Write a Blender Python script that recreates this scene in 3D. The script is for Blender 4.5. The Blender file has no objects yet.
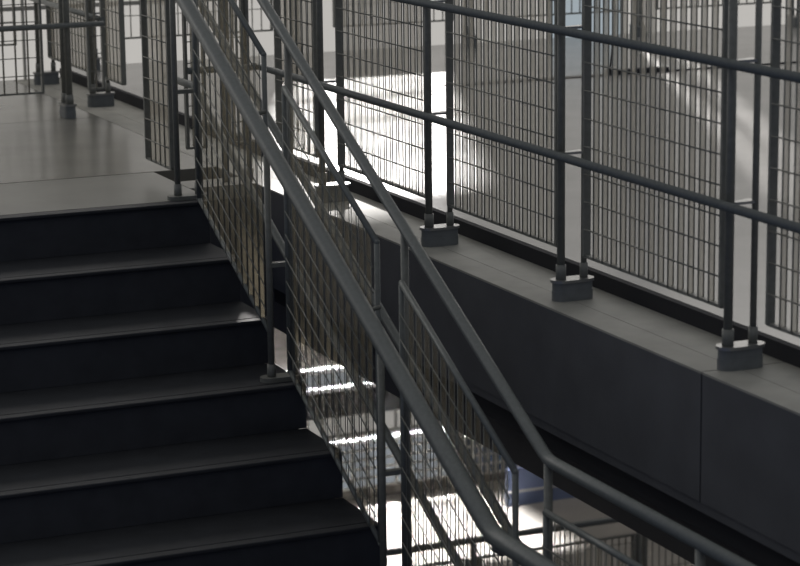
import bpy, bmesh, math
from mathutils import Vector, Matrix

S = bpy.context.scene
COL = S.collection

# ------------------------------------------------------------------ materials
def mat(name, col, rough=.6, metal=0., noise=0., nscale=20., bump=0., spec=.5, stretch=None):
    m = bpy.data.materials.new(name); m.use_nodes = True
    nt = m.node_tree; b = nt.nodes['Principled BSDF']
    b.inputs['Base Color'].default_value = (*col, 1)
    b.inputs['Roughness'].default_value = rough
    b.inputs['Metallic'].default_value = metal
    b.inputs['Specular IOR Level'].default_value = spec
    if noise or bump:
        tc = nt.nodes.new('ShaderNodeTexCoord')
        n = nt.nodes.new('ShaderNodeTexNoise'); n.inputs['Scale'].default_value = nscale
        n.inputs['Detail'].default_value = 4
        src = tc.outputs['Object']
        if stretch:
            mp = nt.nodes.new('ShaderNodeMapping'); mp.inputs['Scale'].default_value = stretch
            nt.links.new(src, mp.inputs['Vector']); src = mp.outputs['Vector']
        nt.links.new(src, n.inputs['Vector'])
        if noise:
            r = nt.nodes.new('ShaderNodeValToRGB')
            r.color_ramp.elements[0].position = .3; r.color_ramp.elements[1].position = .7
            r.color_ramp.elements[0].color = (*[c*(1-noise) for c in col], 1)
            r.color_ramp.elements[1].color = (*[min(1, c*(1+noise)) for c in col], 1)
            nt.links.new(n.outputs['Fac'], r.inputs['Fac'])
            nt.links.new(r.outputs['Color'], b.inputs['Base Color'])
        if bump:
            bp = nt.nodes.new('ShaderNodeBump'); bp.inputs['Strength'].default_value = bump
            bp.inputs['Distance'].default_value = .01
            nt.links.new(n.outputs['Fac'], bp.inputs['Height'])
            nt.links.new(bp.outputs['Normal'], b.inputs['Normal'])
    return m

def translucent(name, col, fac, clear):
    m = bpy.data.materials.new(name); m.use_nodes = True
    nt = m.node_tree; b = nt.nodes['Principled BSDF']; o = nt.nodes['Material Output']
    b.inputs['Base Color'].default_value = (*col, 1); b.inputs['Roughness'].default_value = .6; b.inputs['Specular IOR Level'].default_value = .05
    t = nt.nodes.new('ShaderNodeBsdfTranslucent'); t.inputs['Color'].default_value = (*col, 1)
    x = nt.nodes.new('ShaderNodeMixShader'); x.inputs[0].default_value = fac
    nt.links.new(b.outputs[0], x.inputs[1]); nt.links.new(t.outputs[0], x.inputs[2]); g = nt.nodes.new('ShaderNodeBsdfTransparent'); y = nt.nodes.new('ShaderNodeMixShader'); y.inputs[0].default_value = clear
    nt.links.new(x.outputs[0], y.inputs[1]); nt.links.new(g.outputs[0], y.inputs[2]); nt.links.new(y.outputs[0], o.inputs['Surface'])
    return m

def hazy_pane(name, col, strength, clear):
    m = bpy.data.materials.new(name); m.use_nodes = True
    nt = m.node_tree; nt.nodes.clear()
    e = nt.nodes.new('ShaderNodeEmission'); o = nt.nodes.new('ShaderNodeOutputMaterial')
    t = nt.nodes.new('ShaderNodeBsdfTransparent'); x = nt.nodes.new('ShaderNodeMixShader'); x.inputs[0].default_value = 1-clear
    e.inputs['Color'].default_value = (*col, 1); e.inputs['Strength'].default_value = strength
    nt.links.new(t.outputs[0], x.inputs[1]); nt.links.new(e.outputs[0], x.inputs[2]); nt.links.new(x.outputs[0], o.inputs['Surface'])
    return m

def glow(name, col, strength, nscale=0.):
    m = bpy.data.materials.new(name); m.use_nodes = True
    nt = m.node_tree; nt.nodes.clear()
    e = nt.nodes.new('ShaderNodeEmission'); o = nt.nodes.new('ShaderNodeOutputMaterial')
    e.inputs['Color'].default_value = (*col, 1); e.inputs['Strength'].default_value = strength
    nt.links.new(e.outputs[0], o.inputs['Surface'])
    return m

M = dict(
    steel=mat('painted steel', (.205, .208, .188), .42, .0, .12, 60),
    rod=mat('galvanised rod', (.20, .205, .195), .4, .0),
    grate=mat('grating steel', (.20, .195, .18), .5, .0, .08, 40),
    rail=mat('handrail steel', (.165, .178, .172), .38, .0, .1, 80),
    block=mat('dark base block', (.17, .182, .186), .5, 0, .1, 30),
    plate=mat('base plate steel', (.34, .34, .33), .28, .6),
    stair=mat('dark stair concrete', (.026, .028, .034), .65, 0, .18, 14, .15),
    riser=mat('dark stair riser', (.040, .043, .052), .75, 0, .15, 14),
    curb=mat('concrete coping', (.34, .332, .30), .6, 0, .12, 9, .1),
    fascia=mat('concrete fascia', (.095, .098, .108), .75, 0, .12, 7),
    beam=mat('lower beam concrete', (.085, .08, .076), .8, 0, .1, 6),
    strip=mat('dull floor strip', (.12, .115, .105), .6),
    dark=mat('painted shade and dark parts', (.03, .03, .034), .9),  # dark parts, plus shade put into the colour of recess and upstand
    floor=mat('polished concrete floor', (.34, .33, .315), .22, 0, .10, 3, .02),
    hall=mat('hall floor concrete', (.22, .213, .19), .24, 0, .10, 3, .02),
    landing=mat('landing concrete', (.20, .195, .176), .35, 0, .10, 5, .05),
    wall=mat('pale wall', (.55, .55, .54), .6),
    lowfloor=mat('lower floor concrete', (.36, .34, .31), .5, 0, .08, 3),
    lowwall=mat('lower wall brown grey', (.22, .20, .185), .8, 0, .3, 6, 0, .5, (1, 1, 6)),
    lowglass=mat('blue grey glazing', (.10, .14, .22), .2, 0, .2, 3),
    ledge=mat('white ledge', (.8, .8, .8), .5),
    mull=mat('pale mullion', (.55, .54, .5), .5),
    cable=mat('black cable', (.012, .012, .014), .6),
    pane_low=glow('daylit frosted pane', (1., .965, .91), .50),
    pane_blue=glow('daylit blue pane', (.80, .92, 1.), .42),
    pane_dim=glow('dim blue daylit pane', (.86, .93, 1.), .27), wall_glow=glow('glowing grey wall band', (1, .96, .9), .30),
    bluepaint=mat('blue panel', (.16, .20, .32), .4),
    pane_top=glow('added upper fill pane', (1., .965, .92), 1.9),  # unseen upper panes, added as fill for the coping and floor
    pane_hot=hazy_pane('sunlit clear pane', (1., .96, .93), 3.2, .62),
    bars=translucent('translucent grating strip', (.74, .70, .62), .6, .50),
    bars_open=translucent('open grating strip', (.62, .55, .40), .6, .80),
)

# ------------------------------------------------------------------ mesh builder
class MB:
    def __init__(s): s.bm = bmesh.new()
    def hexa(s, c):
        v = [s.bm.verts.new(p) for p in c]
        for f in ((0,3,2,1),(4,5,6,7),(0,1,5,4),(1,2,6,5),(2,3,7,6),(3,0,4,7)):
            s.bm.faces.new([v[i] for i in f])
    def box(s, x0, y0, z0, x1, y1, z1):
        s.hexa([(x0,y0,z0),(x1,y0,z0),(x1,y1,z0),(x0,y1,z0),(x0,y0,z1),(x1,y0,z1),(x1,y1,z1),(x0,y1,z1)])
        return s
    def bar(s, a, b, wv, hv):
        """bar from a to b with half-width vector wv and half-height vector hv"""
        a, b, wv, hv = map(Vector, (a, b, wv, hv))
        s.hexa([a-wv-hv, a+wv-hv, a+wv+hv, a-wv+hv, b-wv-hv, b+wv-hv, b+wv+hv, b-wv+hv])
        return s
    def tube(s, pts, r, n=14, caps=True):
        pts = [Vector(p) for p in pts]; rings = []
        up = Vector((0, 0, 1))
        for i, p in enumerate(pts):
            t0 = (p - pts[i-1]).normalized() if i else None
            t1 = (pts[i+1] - p).normalized() if i < len(pts)-1 else None
            t = (t0 + t1).normalized() if t0 and t1 else (t0 or t1)
            k = 1.
            u = t.cross(up)
            if u.length < 1e-4: u = t.cross(Vector((1, 0, 0)))
            u.normalize(); w = u.cross(t).normalized()
            if t0 and t1:
                k = 1/max(.5, math.sqrt((1 + t0.dot(t1))/2))
            rings.append([s.bm.verts.new(p + r*(math.cos(2*math.pi*j/n)*u + k*math.sin(2*math.pi*j/n)*w)) for j in range(n)])
        for a, b in zip(rings, rings[1:]):
            for j in range(n):
                f = s.bm.faces.new([a[j], a[(j+1) % n], b[(j+1) % n], b[j]]); f.smooth = True
        if caps:
            s.bm.faces.new(rings[0][::-1]); s.bm.faces.new(rings[-1])
        return s
    def prism(s, outline, axis_pt):
        """outline: list of points, extruded by vector axis_pt"""
        d = Vector(axis_pt)
        a = [s.bm.verts.new(p) for p in outline]; b = [s.bm.verts.new(Vector(p)+d) for p in outline]
        n = len(a)
        s.bm.faces.new(a[::-1]); s.bm.faces.new(b)
        for j in range(n): s.bm.faces.new([a[j], a[(j+1) % n], b[(j+1) % n], b[j]])
        return s
    def stadium(s, a, b, r, z0, z1, n=10):
        a, b = Vector((a[0], a[1], 0)), Vector((b[0], b[1], 0))
        d = (b-a).normalized(); ang = math.atan2(d.y, d.x); o = []
        for c, st in ((b, -math.pi/2), (a, math.pi/2)):
            for j in range(n+1):
                t = ang + st + math.pi*j/n
                o.append((c.x + r*math.cos(t), c.y + r*math.sin(t), z0))
        return s.prism(o, (0, 0, z1-z0))
    def build(s, name, m, parent=None, bevel=0.):
        bmesh.ops.recalc_face_normals(s.bm, faces=s.bm.faces[:])
        off = ORG.get(parent.name, Vector()) if parent else Vector()
        if off.length: bmesh.ops.translate(s.bm, verts=s.bm.verts[:], vec=-off)
        me = bpy.data.meshes.new(name); s.bm.to_mesh(me); s.bm.free()
        me.materials.append(m if not isinstance(m, str) else M[m])
        o = bpy.data.objects.new(name, me); COL.objects.link(o)
        if parent: o.parent = parent
        ORG[o.name] = off
        if bevel:
            md = o.modifiers.new('Bevel', 'BEVEL'); md.width = bevel; md.segments = 2; md.limit_method = 'ANGLE'
        return o
ORG = {}

def thing(name, label, cat, loc=(0, 0, 0), group=None):
    o = bpy.data.objects.new(name, None); o.empty_display_size = .1
    o.location = loc; COL.objects.link(o); ORG[o.name] = Vector(loc)
    o['label'] = label; o['category'] = cat
    if group: o['group'] = group
    return o
def tag(o, label, cat, group=None):
    o['label'] = label; o['category'] = cat
    if group: o['group'] = group
    return o
def struct(o): o['kind'] = 'structure'; return o

# ------------------------------------------------------------------ dimensions
RIS, TRD = .15, .30
XR = .285                       # walkway edge
XF = .357                       # walkway fence line
FB = .063                       # top of fence base blocks
GAP = .135
YWALL = 3.70
FZ = .045                        # raised floor beyond the walkway

# ------------------------------------------------------------------ staircase
st = thing('staircase', 'wide dark concrete staircase descending towards the viewer at the left', 'staircase', (-1.2, -1.35, -1.35))
XL, XE = -3.0, .012
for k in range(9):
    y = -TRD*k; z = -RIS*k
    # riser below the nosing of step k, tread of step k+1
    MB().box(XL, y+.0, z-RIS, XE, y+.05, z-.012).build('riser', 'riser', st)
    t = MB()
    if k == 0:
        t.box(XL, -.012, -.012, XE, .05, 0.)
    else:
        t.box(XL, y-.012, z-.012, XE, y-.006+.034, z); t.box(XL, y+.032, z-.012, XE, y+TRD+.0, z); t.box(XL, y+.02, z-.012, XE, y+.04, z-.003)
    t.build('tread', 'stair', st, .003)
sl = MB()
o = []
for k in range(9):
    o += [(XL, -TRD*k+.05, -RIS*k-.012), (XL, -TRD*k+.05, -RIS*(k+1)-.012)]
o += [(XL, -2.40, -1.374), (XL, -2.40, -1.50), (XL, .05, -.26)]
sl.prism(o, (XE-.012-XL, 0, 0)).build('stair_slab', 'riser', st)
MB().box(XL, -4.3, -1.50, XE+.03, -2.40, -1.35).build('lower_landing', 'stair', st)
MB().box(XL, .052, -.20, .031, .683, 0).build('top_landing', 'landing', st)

# ------------------------------------------------------------------ grating panels
def grating(F, s0, s1, zb, zt, pitch=.053, depth=.016, th=.0022, rodstep=.077, rodn=-.010, wire=.0022):
    """vertical translucent strips (material 0) edged with thin wires and crossed by thin rods (material 1)"""
    m = MB()
    n = max(2, int(round((s1-s0)/pitch)))
    for i in range(1, n):
        s = s0 + (s1-s0)*i/n
        m.hexa([F(s-th/2, -depth/2, zb(s)), F(s+th/2, -depth/2, zb(s)), F(s+th/2, depth/2, zb(s)), F(s-th/2, depth/2, zb(s)),
                F(s-th/2, -depth/2, zt(s)), F(s+th/2, -depth/2, zt(s)), F(s+th/2, depth/2, zt(s)), F(s-th/2, depth/2, zt(s))])
    k = len(m.bm.faces)
    for i in range(1, n):
        s = s0 + (s1-s0)*i/n
        for e in (-depth/2, depth/2):
            m.tube([F(s, e, zb(s)), F(s, e, zt(s))], wire, 5)
    h = zt(s0)-zb(s0); j = 1
    while rodstep*j < h-.02:
        d = rodstep*j; j += 1
        m.tube([F(s0, rodn, zb(s0)+d), F(s1, rodn, zb(s1)+d)], .0022, 6)
    m.bm.faces.ensure_lookup_table()
    for f in m.bm.faces[k:]: f.material_index = 1
    return m

def tube_panel(parent, F, s0, s1, zb, zt, r=.0095, rodstep=.075):
    c = [F(s0, 0, zb(s0)), F(s0, 0, zt(s0)), F(s1, 0, zt(s1)), F(s1, 0, zb(s1))]
    f = MB().tube([c[0], c[1]], r*.9, 10).tube([c[1], c[2]], r, 10).tube([c[2], c[3]], r*.9, 10).tube([c[3], c[0]], r*.8, 10)
    for q in c:
        sph = bmesh.ops.create_uvsphere(f.bm, u_segments=10, v_segments=6, radius=r, matrix=Matrix.Translation(q))
    for fc in f.bm.faces: fc.smooth = len(fc.verts) <= 4
    fo = f.build('mesh_panel', 'rail', parent)
    g = grating(F, s0+r, s1-r, zb, zt, rodstep=rodstep, wire=.0016).build('grating', 'bars_open', fo)
    g.data.materials.append(M['steel'])
    return fo

def panel(parent, F, s0, s1, zb, zt, fw=.010, fd=.0075, name='mesh_panel', pitch=.053, rodstep=.077, depth=.016, topw=.006, strip='bars'):
    """frame as the part, grating as its sub-part"""
    f = MB()
    def V(s, n, z): return Vector(F(s, n, z))
    nv = V(0, fd, 0)-V(0, 0, 0); sv = (V(1, 0, 0)-V(0, 0, 0)).normalized()
    up = Vector((0, 0, 1))
    for s in (s0+fw/2, s1-fw/2):
        f.bar(V(s, 0, zb(s)), V(s, 0, zt(s)), sv*fw/2, nv*1.45)
    f.bar(V(s0, 0, zb(s0)), V(s1, 0, zb(s1)), nv, up*.004)
    f.bar(V(s0, 0, zt(s0)), V(s1, 0, zt(s1)), nv, up*topw)
    fo = f.build(name, 'steel', parent)
    g = grating(F, s0+fw, s1-fw, zb, zt, pitch=pitch, rodstep=rodstep, depth=depth).build('grating', strip, fo)
    g.data.materials.append(M['steel'])
    return fo

def FY(x, z0=0.):      # fence frame running along y
    return lambda s, n, z: (x+n, s, z)
def FX(y, z0=0.):      # fence frame running along x
    return lambda s, n, z: (s, y+n, z)

NG = .072
def pair(parent, F, s, z0, top, rails=(), r0=.0115, r1=.0085, block=True):
    """two poles, one on each side of the panels, on one base block"""
    a, b = F(s, 0, 0), F(s, NG, 0)
    zb = z0
    if block:
        bb = MB().stadium(a, b, .026, z0, z0+.028).stadium(a, b, .0245, z0+.027, z0+.052).build('base_block', 'block', parent)
        MB().stadium(a, b, .030, z0+.052, z0+.060).build('cap_plate', 'plate', bb)
        zb = z0+.060
    for n, r in ((0, r0), (NG, r1)):
        po = MB().tube([F(s, n, zb), F(s, n, top)], r).build('post', 'steel', parent)
        MB().tube([F(s, n, zb), F(s, n, zb+.042)], r+.0035).build('sleeve', 'steel', po)
    for z in rails:
        c = [F(s-.006, .0, z-.003), F(s-.006, NG, z-.003), F(s+.03, NG, z-.003), F(s+.004, .0, z-.003)]
        MB().prism(c, (0, 0, .007)).build('link_plate', 'plate', parent)

# ------------------------------------------------------------------ walkway fence along the right
RZ = (FB+.352, FB+.700, FB+1.045)
PB, PT = .138, 1.02
fen = thing('walkway_fence', 'tall grey steel mesh fence on paired posts along the concrete walkway', 'fence', (XF, -1.5, 0))
Fy = FY(XF); Fp = FY(XF+NG/2)
YL = lambda i: -.2046-.9*i+(.07 if i < -1 else 0)
for i in (-4, -3, 0, 1, 2, 3, 4):
    pair(fen, Fy, YL(i), 0., FB+1.05, RZ)
zb_, zt_ = (lambda q: PB), (lambda q: PT)
for i in (-4, 0, 1, 2, 3):
    panel(fen, Fp, YL(i+1)+.082, YL(i)-(.078 if i != 3 else .13), zb_, zt_)
panel(fen, Fp, 2.20, YL(-3)-.078, zb_, zt_)
panel(fen, Fp, YL(0)+.12, .31, zb_, zt_)
for z in RZ:
    MB().tube([(XF-.026, -4.7, z), (XF-.026, .352-.02, z), (XF-.034, .352-.004, z), (XF-.05, .352, z)], .0122).build('rail', 'rail', fen)
    MB().tube([(XF-.026, 3.5, z), (XF-.026, 2.28, z)], .0122).build('rail', 'rail', fen)

# short return across the head of the stair well
ret = thing('return_fence', 'short narrow mesh return fence closing the walkway corner behind the stair top', 'fence', (.2, .352, 0))
Fx = FX(.352)
for x in (.200, .292):
    po = MB().tube([(x, .352, 0), (x, .352, FB+1.05)], .010).build('post', 'steel', ret)
    MB().tube([(x, .352, 0), (x, .352, .045)], .014).build('sleeve', 'steel', po)
panel(ret, Fx, .052, .130, lambda q: .133, zt_, pitch=.02)
panel(ret, Fx, .212, .280, lambda q: .140, zt_, pitch=.018)
for z in RZ: MB().tube([(XF-.052, .352-.022, z), (.06, .352-.022, z)], .0122).build('rail', 'rail', ret)

# fence crossing the upper floor at the far left
lf = thing('landing_fence', 'grey mesh fence with a horizontal rail across the hall floor at top left', 'fence', (-.2, 2.3, 0))
F3 = FX(2.26)
for x in (.163, -.80):
    pair(lf, F3, x, 0., FB+1.05, (), r0=.014, r1=.013)
F3p = FX(2.296)
panel(lf, F3p, -.725, .061, lambda q: .113, zt_)
panel(lf, F3p, .259, .335, lambda q: .115, zt_, pitch=.024)
for z in RZ: MB().tube([(-1.2, 2.235, z-.012), (.322, 2.235, z-.012)], .0122).build('rail', 'rail', lf)

# fence before the glazing on the far side
ff = thing('glazing_fence', 'distant thin barred mesh fence in front of the bright glazed wall', 'fence', (2.6, 3.5, FZ))
F4 = FX(3.54); F4p = FX(3.576)
for a in (.66, 1.72, 2.69, 3.69, 4.68):
    pair(ff, F4, a, FZ, FZ+1.1, (), r0=.011, r1=.011)
for a, b in ((-.60, .28), (.80, 1.60), (1.93, 2.60), (2.79, 3.595), (3.80, 4.58)):
    panel(ff, F4p, a, b, lambda s: .186, lambda s: 1.1, pitch=.05, depth=.006, rodstep=.11)

# ------------------------------------------------------------------ stair railing
rl = thing('stair_railing', 'grey steel stair railing with grating panels and double handrails on the staircase edge', 'railing', (0, -1.3, -.65))
YB = .07
RAILZ = lambda y: 1.089+.5*(y-YB)
YBEND = YB-2.7
ZLOW = RAILZ(YBEND)
def path(off, x, yoff=0., ytop=None, top=.63, low=-4.25, r=.03):
    """a rail parallel to the flight, level on both landings"""
    pts = [(x, top, RAILZ(YB)+off), ]
    ytop = yoff if ytop is None else ytop
    pts = [(x, top, RAILZ(YB+ytop-yoff)+off)]
    for yb, z in ((YB+ytop, RAILZ(YB+ytop-yoff)+off), (YBEND+yoff, ZLOW+off)):
        first = yb > -1
        for t in (-1, -.5, 0, .5, 1):
            # small smoothing of the bend
            y = yb - t*r
            if first: zz = z if t <= 0 else z-.5*t*r
            else: zz = z if t >= 0 else z-.5*t*r
            w = .18*r*(1-abs(t)) * (-1 if first else 1)
            pts.append((x, y, zz+w*.5))
    pts.append((x, low, ZLOW+off))
    return pts
MB().tube(path(0, 0), .0165).build('handrail', 'rail', rl)
MB().tube(path(-.42, .032, 0., .13, top=.50), .0135).build('middle_rail', 'rail', rl)
MB().tube(path(-.775, .032, 0., .13, top=.50), .0135).build('middle_rail', 'rail', rl)
ah = MB().tube(path(-.18, -.155, r=.05), .0255, 18).build('inner_handrail', 'rail', rl)
ah['label'] = 'thicker round handrail on the stair side'
SG = .078
Fs = FY(-SG/2)
for k in range(4):
    y = YB-.9*k; zg = -RIS*3*k if k < 3 else -1.35
    zr = RAILZ(y)
    pt = MB().tube([(0, y, zg+.008), (0, y, zr)], .0120).build('post', 'steel', rl)
    MB().tube([(0, y, zg+.008), (0, y, zg+.055)], .0155).build('sleeve', 'steel', pt)
    p2 = MB().tube([(-SG, y, zg+.008), (-SG, y, zr-.36 if k else zr-.15)], .0105).build('short_post', 'steel', rl)
    MB().tube([(-SG, y, zg+.008), (-SG, y, zg+.055)], .0140).build('sleeve', 'steel', p2)
    MB().stadium((-SG-.008, y), (.004, y), .030, zg, zg+.014).build('base_plate', 'steel', rl)
    for off in (-.71,):
        zz = zr+off
        MB().box(-SG, y-.012, zz-.008, .0, y+.012, zz+.006).build('link_plate', 'steel', rl)
    MB().tube([(-SG, y, zr-.22), (-.13, y, zr-.23), (-.153, y, zr-.215), (-.155, y, zr-.195)], .007, 8).build('bracket', 'steel', rl)
PO = .110
for k in range(3):
    tube_panel(rl, Fs, YB-.9*(k+1)+.110, YB-.9*k-(.065 if k else .115), lambda q: RAILZ(q)-1.015, lambda q: RAILZ(q)-PO)
panel(rl, Fs, YB+.16, .525, lambda q: .08, lambda q: RAILZ(YB)-PO, rodstep=.075)
tube_panel(rl, Fs, YBEND-.68, YBEND-.065, lambda q: -1.29, lambda q: ZLOW-.115)
for x in (0, -SG):
    MB().tube([(x, -3.39, -1.35), (x, -3.39, ZLOW if x == 0 else ZLOW-.19)], .0120).build('post', 'steel', rl)
tube_panel(rl, Fs, -4.2, -3.47, lambda q: -1.29, lambda q: ZLOW-.115)

# ------------------------------------------------------------------ walkway slab
wk = thing('concrete_walkway', 'long concrete walkway edge with dark fascia panels below the tall mesh fence', 'walkway', (.4, -1.5, -.3))
c = MB()
for a, b in ((-6., -2.905), (-2.90, YWALL-.01)):
    c.box(XR, a, -.006, .383, b, 0.); c.box(.386, a, -.006, .524, b, -.0005)
c.box(.441, -6, -.05, .524, YWALL-.01, -.0055)
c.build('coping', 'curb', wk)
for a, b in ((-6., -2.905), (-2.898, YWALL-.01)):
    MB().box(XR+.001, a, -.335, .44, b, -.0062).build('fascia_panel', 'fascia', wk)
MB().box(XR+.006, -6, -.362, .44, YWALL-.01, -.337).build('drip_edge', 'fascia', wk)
MB().box(.34, -6, -.44, .46, .25, -.363).build('soffit_recess', 'dark', wk)  # shade of the gap put into a dark colour
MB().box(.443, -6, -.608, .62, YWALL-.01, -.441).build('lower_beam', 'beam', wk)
MB().box(.034, .27, -.05, XR-.001, .43, 0).build('return_coping', 'curb', wk)
MB().box(.036, .275, -.58, XR-.001, .425, -.051).build('return_fascia', 'fascia', wk)
tr = struct(MB().box(.525, -6, -.05, .545, YWALL, FZ-.001).build('trim_1', 'dark'))  # backlit upstand face, its shade put into the dark colour

# ------------------------------------------------------------------ floors and far wall
struct(MB().box(-6, .700, -.5, .284, 2.226, -.001).box(-6, 2.231, -.5, .284, YWALL, -.001).box(-6, 2.2, -.5, .284, 2.25, -.006).build('floor', 'hall'))
struct(MB().box(.5455, -6, -.36, 12, YWALL+6, FZ).build('floor', 'floor'))
w = MB()
w.box(-6, YWALL, 3.6, 12, YWALL+.2, 4.4)
w.box(-6, YWALL, -.5, 12, YWALL+.2, -.002)
struct(w.build('wall_back', 'wall'))
n = 0
xs = [-6, -3.6, -1.5, -.35, .35, 1.05, 1.72, 2.62, 3.22, 3.66, 3.755, 3.825, 3.92, 5.6, 8, 12]
for x0, x1 in zip(xs, xs[1:]):
    n += 1
    hot = 1.7 < (x0+x1)/2 < 2.65
    sun_slit = x1-x0 < .1 and n in (10, 12)
    zs = [-.04, .335, .45, 1.66, 2.0, 3.6] if hot else [-.04, .335, 2.0, 3.6]
    wn = MB()
    for x in (x0, x1-.006): wn.box(x, YWALL-.01, -.001, x+.006, YWALL+.04, 3.6)
    for z in (zs[1:-1] if not hot else zs[1:-1]+[.72, .98, 1.30]): wn.box(x0+.006, YWALL-.006, z, x1-.006, YWALL+.04, z+.02)  # hot window gets extra unseen bars, added to band its sunlight
    wo = struct(wn.build('window_%d' % n, 'mull'))
    for z0, z1 in zip(zs, zs[1:]):
        if sun_slit and .3 < z0 < 1.9: continue            # slit left open so the sun streaks the floor
        m = 'pane_blue' if n == 9 and z0 < .1 else 'pane_low' if z1 < 2.1 else 'pane_top'
        if hot and z0 == .45: m = 'pane_hot'
        MB().box(x0+.006, YWALL+.01, z0+.02, x1-.006, YWALL+.02, z1).build('pane', m, wo)

# thin floor track and cable on the upper floor
ft = thing('floor_track', 'thin dark metal track lying across the bright polished floor', 'track', (2.6, 2.15, FZ))
MB().box(1.90, 2.12, FZ, 2.74, 2.185, FZ+.004).build('rail_strip', 'strip', ft)
MB().box(2.74, 2.13, FZ, 3.06, 2.17, FZ+.022).build('track_box', 'dark', ft)
MB().box(3.06, 2.13, FZ, 3.9, 2.145, FZ+.006).build('rail_strip', 'dark', ft)
pts = []
for t in range(15):
    u = t/14.
    pts.append((2.745+.065*math.sin(u*2.6)-.02*u, 2.14+.10*u, FZ+.012+.62*u))
tag(MB().tube(pts, .006, 8).build('cable', 'cable'), 'thin black cable rising from the dark floor track', 'cable')

# ------------------------------------------------------------------ lower hall
LZ = -4.2
struct(MB().box(-4, -6, LZ-.2, 14, 9.4, LZ).build('floor', 'lowfloor'))
struct(MB().box(-4, 9.3, LZ, 14, 9.5, -.4).build('wall_lower', 'lowwall'))
for j, (z, d) in enumerate(((-3.09, .08), (-3.235, .13), (-3.66, .20))):
    struct(MB().box(2.5, 9.3-d, z-.03, 5.25, 9.299, z).build('trim_%d' % (j+2), 'ledge'))
struct(MB().box(2.5, 9.19, -3.474, 5.0, 9.299, -3.29).build('trim_5', 'dark'))
def low_window(k, x0, x1, z0, z1, nx, nz, m):
    f = MB()
    for i in range(nx+1):
        x = x0+(x1-x0)*i/nx; f.box(x-.012, 9.27, z0, x+.012, 9.299, z1)
    for i in range(nz+1):
        z = z0+(z1-z0)*i/nz; f.box(x0-.012, 9.265, z-.009, x1+.012, 9.299, z+.009)
    o = struct(f.build('window_%d' % k, 'mull'))
    MB().box(x0, 9.285, z0, x1, 9.298, z1).build('pane', m, o)
low_window(n+1, 3.2, 5.2, -4.10, -3.72, 16, 5, 'pane_dim')
low_window(n+2, 5.3, 5.85, -4.12, -3.80, 8, 4, 'lowglass')
low_window(n+3, 3.2, 4.9, -3.27, -3.13, 14, 1, 'pane_dim')
low_window(n+4, 3.2, 5.2, -3.65, -3.49, 16, 1, 'wall_glow')  # stretch of pale grey wall, its brightness put in as glow
bp = thing('low_partition', 'low blue panel standing on the lower floor beneath the walkway beam', 'partition', (6.1, 8.62, LZ))
MB().box(5.35, 8.60, LZ+.0, 6.5, 8.64, LZ+.30).build('panel_board', 'bluepaint', bp)
MB().box(5.35, 8.585, LZ+.11, 6.5, 8.60, LZ+.125).build('edge_strip', 'mull', bp)
lr = thing('lower_railing', 'railing with mesh panel seen far below the stairs on the sunlit lower floor', 'railing', (4.5, 5.5, LZ))
F5 = FX(5.5)
MB().tube([(2.2, 5.5, -3.33), (7.5, 5.5, -3.33)], .022).build('handrail', 'rail', lr)
for s in (2.4, 3.6, 4.8, 6.0, 7.2):
    MB().tube([(s, 5.5, LZ), (s, 5.5, -3.33)], .02).build('post', 'steel', lr)
for s in (2.4, 3.6, 4.8, 6.0):
    panel(lr, F5, s+.03, s+1.17, lambda q: LZ+.1, lambda q: -3.45, fw=.02, fd=.015, pitch=.05, depth=.01, rodstep=.2)

# ------------------------------------------------------------------ light
wd = bpy.data.worlds.new('World'); S.world = wd; wd.use_nodes = True
nt = wd.node_tree; bg = nt.nodes['Background']
tc = nt.nodes.new('ShaderNodeTexCoord'); sp = nt.nodes.new('ShaderNodeSeparateXYZ')
rp = nt.nodes.new('ShaderNodeValToRGB')
nt.links.new(tc.outputs['Generated'], sp.inputs[0]); nt.links.new(sp.outputs['Z'], rp.inputs['Fac'])
rp.color_ramp.elements[0].position = 0.; rp.color_ramp.elements[0].color = (.052, .066, .112, 1)
rp.color_ramp.elements[1].position = .9; rp.color_ramp.elements[1].color = (.33, .335, .33, 1)
nt.links.new(rp.outputs['Color'], bg.inputs['Color']); bg.inputs['Strength'].default_value = 1.

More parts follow.
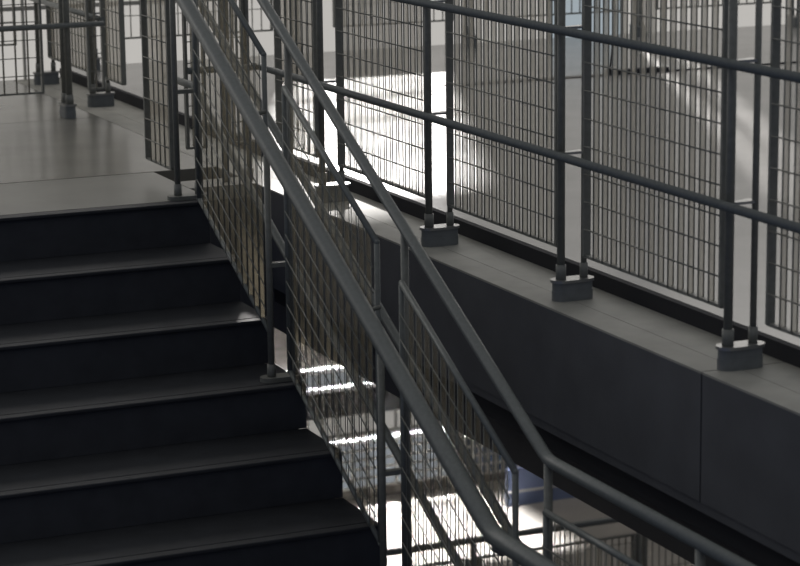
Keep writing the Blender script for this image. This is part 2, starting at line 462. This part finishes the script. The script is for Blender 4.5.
def area(name, loc, target, sx, sy, power, col=(1, 1, 1), spread=180):
    l = bpy.data.lights.new(name, 'AREA'); l.shape = 'RECTANGLE'; l.size = sx; l.size_y = sy
    l.energy = power; l.color = col; l.spread = math.radians(spread)
    o = bpy.data.objects.new(name, l); COL.objects.link(o); o.location = loc
    o.rotation_euler = (Vector(target)-Vector(loc)).to_track_quat('-Z', 'Y').to_euler()
    return o
area('lower_hall_sun_standin', (4.5, 8.2, -.45), (4.5, 8.2, -4.2), 1.75, 1.4, 55, (1, .98, .98), 6)  # added lamp standing in for sun on the lower floor, no real skylight
area('lower_hall_fill', (6.0, 6.5, -.5), (6.0, 6.5, -4.2), 4, 4, 32, (1, .97, .92))  # added fill to lift the lower wall, not a real ceiling lamp
area('lower_hall_ledge_fill', (4.0, 9.2, -.45), (4.0, 9.2, -4.2), 2.6, .30, 60, (1, 1, 1), 5)  # added narrow light to whiten the ledge tops like sun
sun = bpy.data.lights.new('sun', 'SUN'); sun.energy = 7.5; sun.angle = math.radians(2.0); sun.color = (1, .96, .92)
so = bpy.data.objects.new('sun', sun); COL.objects.link(so)
el = math.radians(20)
so.rotation_euler = Vector((-.385*math.cos(el), -.923*math.cos(el), -math.sin(el))).to_track_quat('-Z', 'Y').to_euler()

# ------------------------------------------------------------------ camera
f, yaw, pit, roll = 2455.3713, .4086, .2064, -.0117
C0 = Vector((-2.7333, -8.007, 1.4649))
fw = Vector((math.sin(yaw)*math.cos(pit), math.cos(yaw)*math.cos(pit), -math.sin(pit)))
r_ = Vector((math.cos(yaw), -math.sin(yaw), 0)); u_ = r_.cross(fw)
cr, sr = math.cos(roll), math.sin(roll)
R_ = cr*r_+sr*u_; U_ = -sr*r_+cr*u_
cam = bpy.data.cameras.new('Camera'); co = bpy.data.objects.new('Camera', cam); COL.objects.link(co)
cam.sensor_width = 36; cam.sensor_fit = 'HORIZONTAL'; cam.lens = f/800*36
cam.dof.use_dof = True; cam.dof.focus_distance = 8.0; cam.dof.aperture_fstop = 6.3
cam.clip_start = .1; cam.clip_end = 200
co.matrix_world = Matrix(((R_.x, U_.x, -fw.x, C0.x), (R_.y, U_.y, -fw.y, C0.y), (R_.z, U_.z, -fw.z, C0.z), (0, 0, 0, 1)))
S.camera = co
S.view_settings.view_transform = 'Standard'; S.view_settings.look = 'None'
S.view_settings.exposure = 0; S.view_settings.gamma = 1; S.view_settings.use_curve_mapping = False
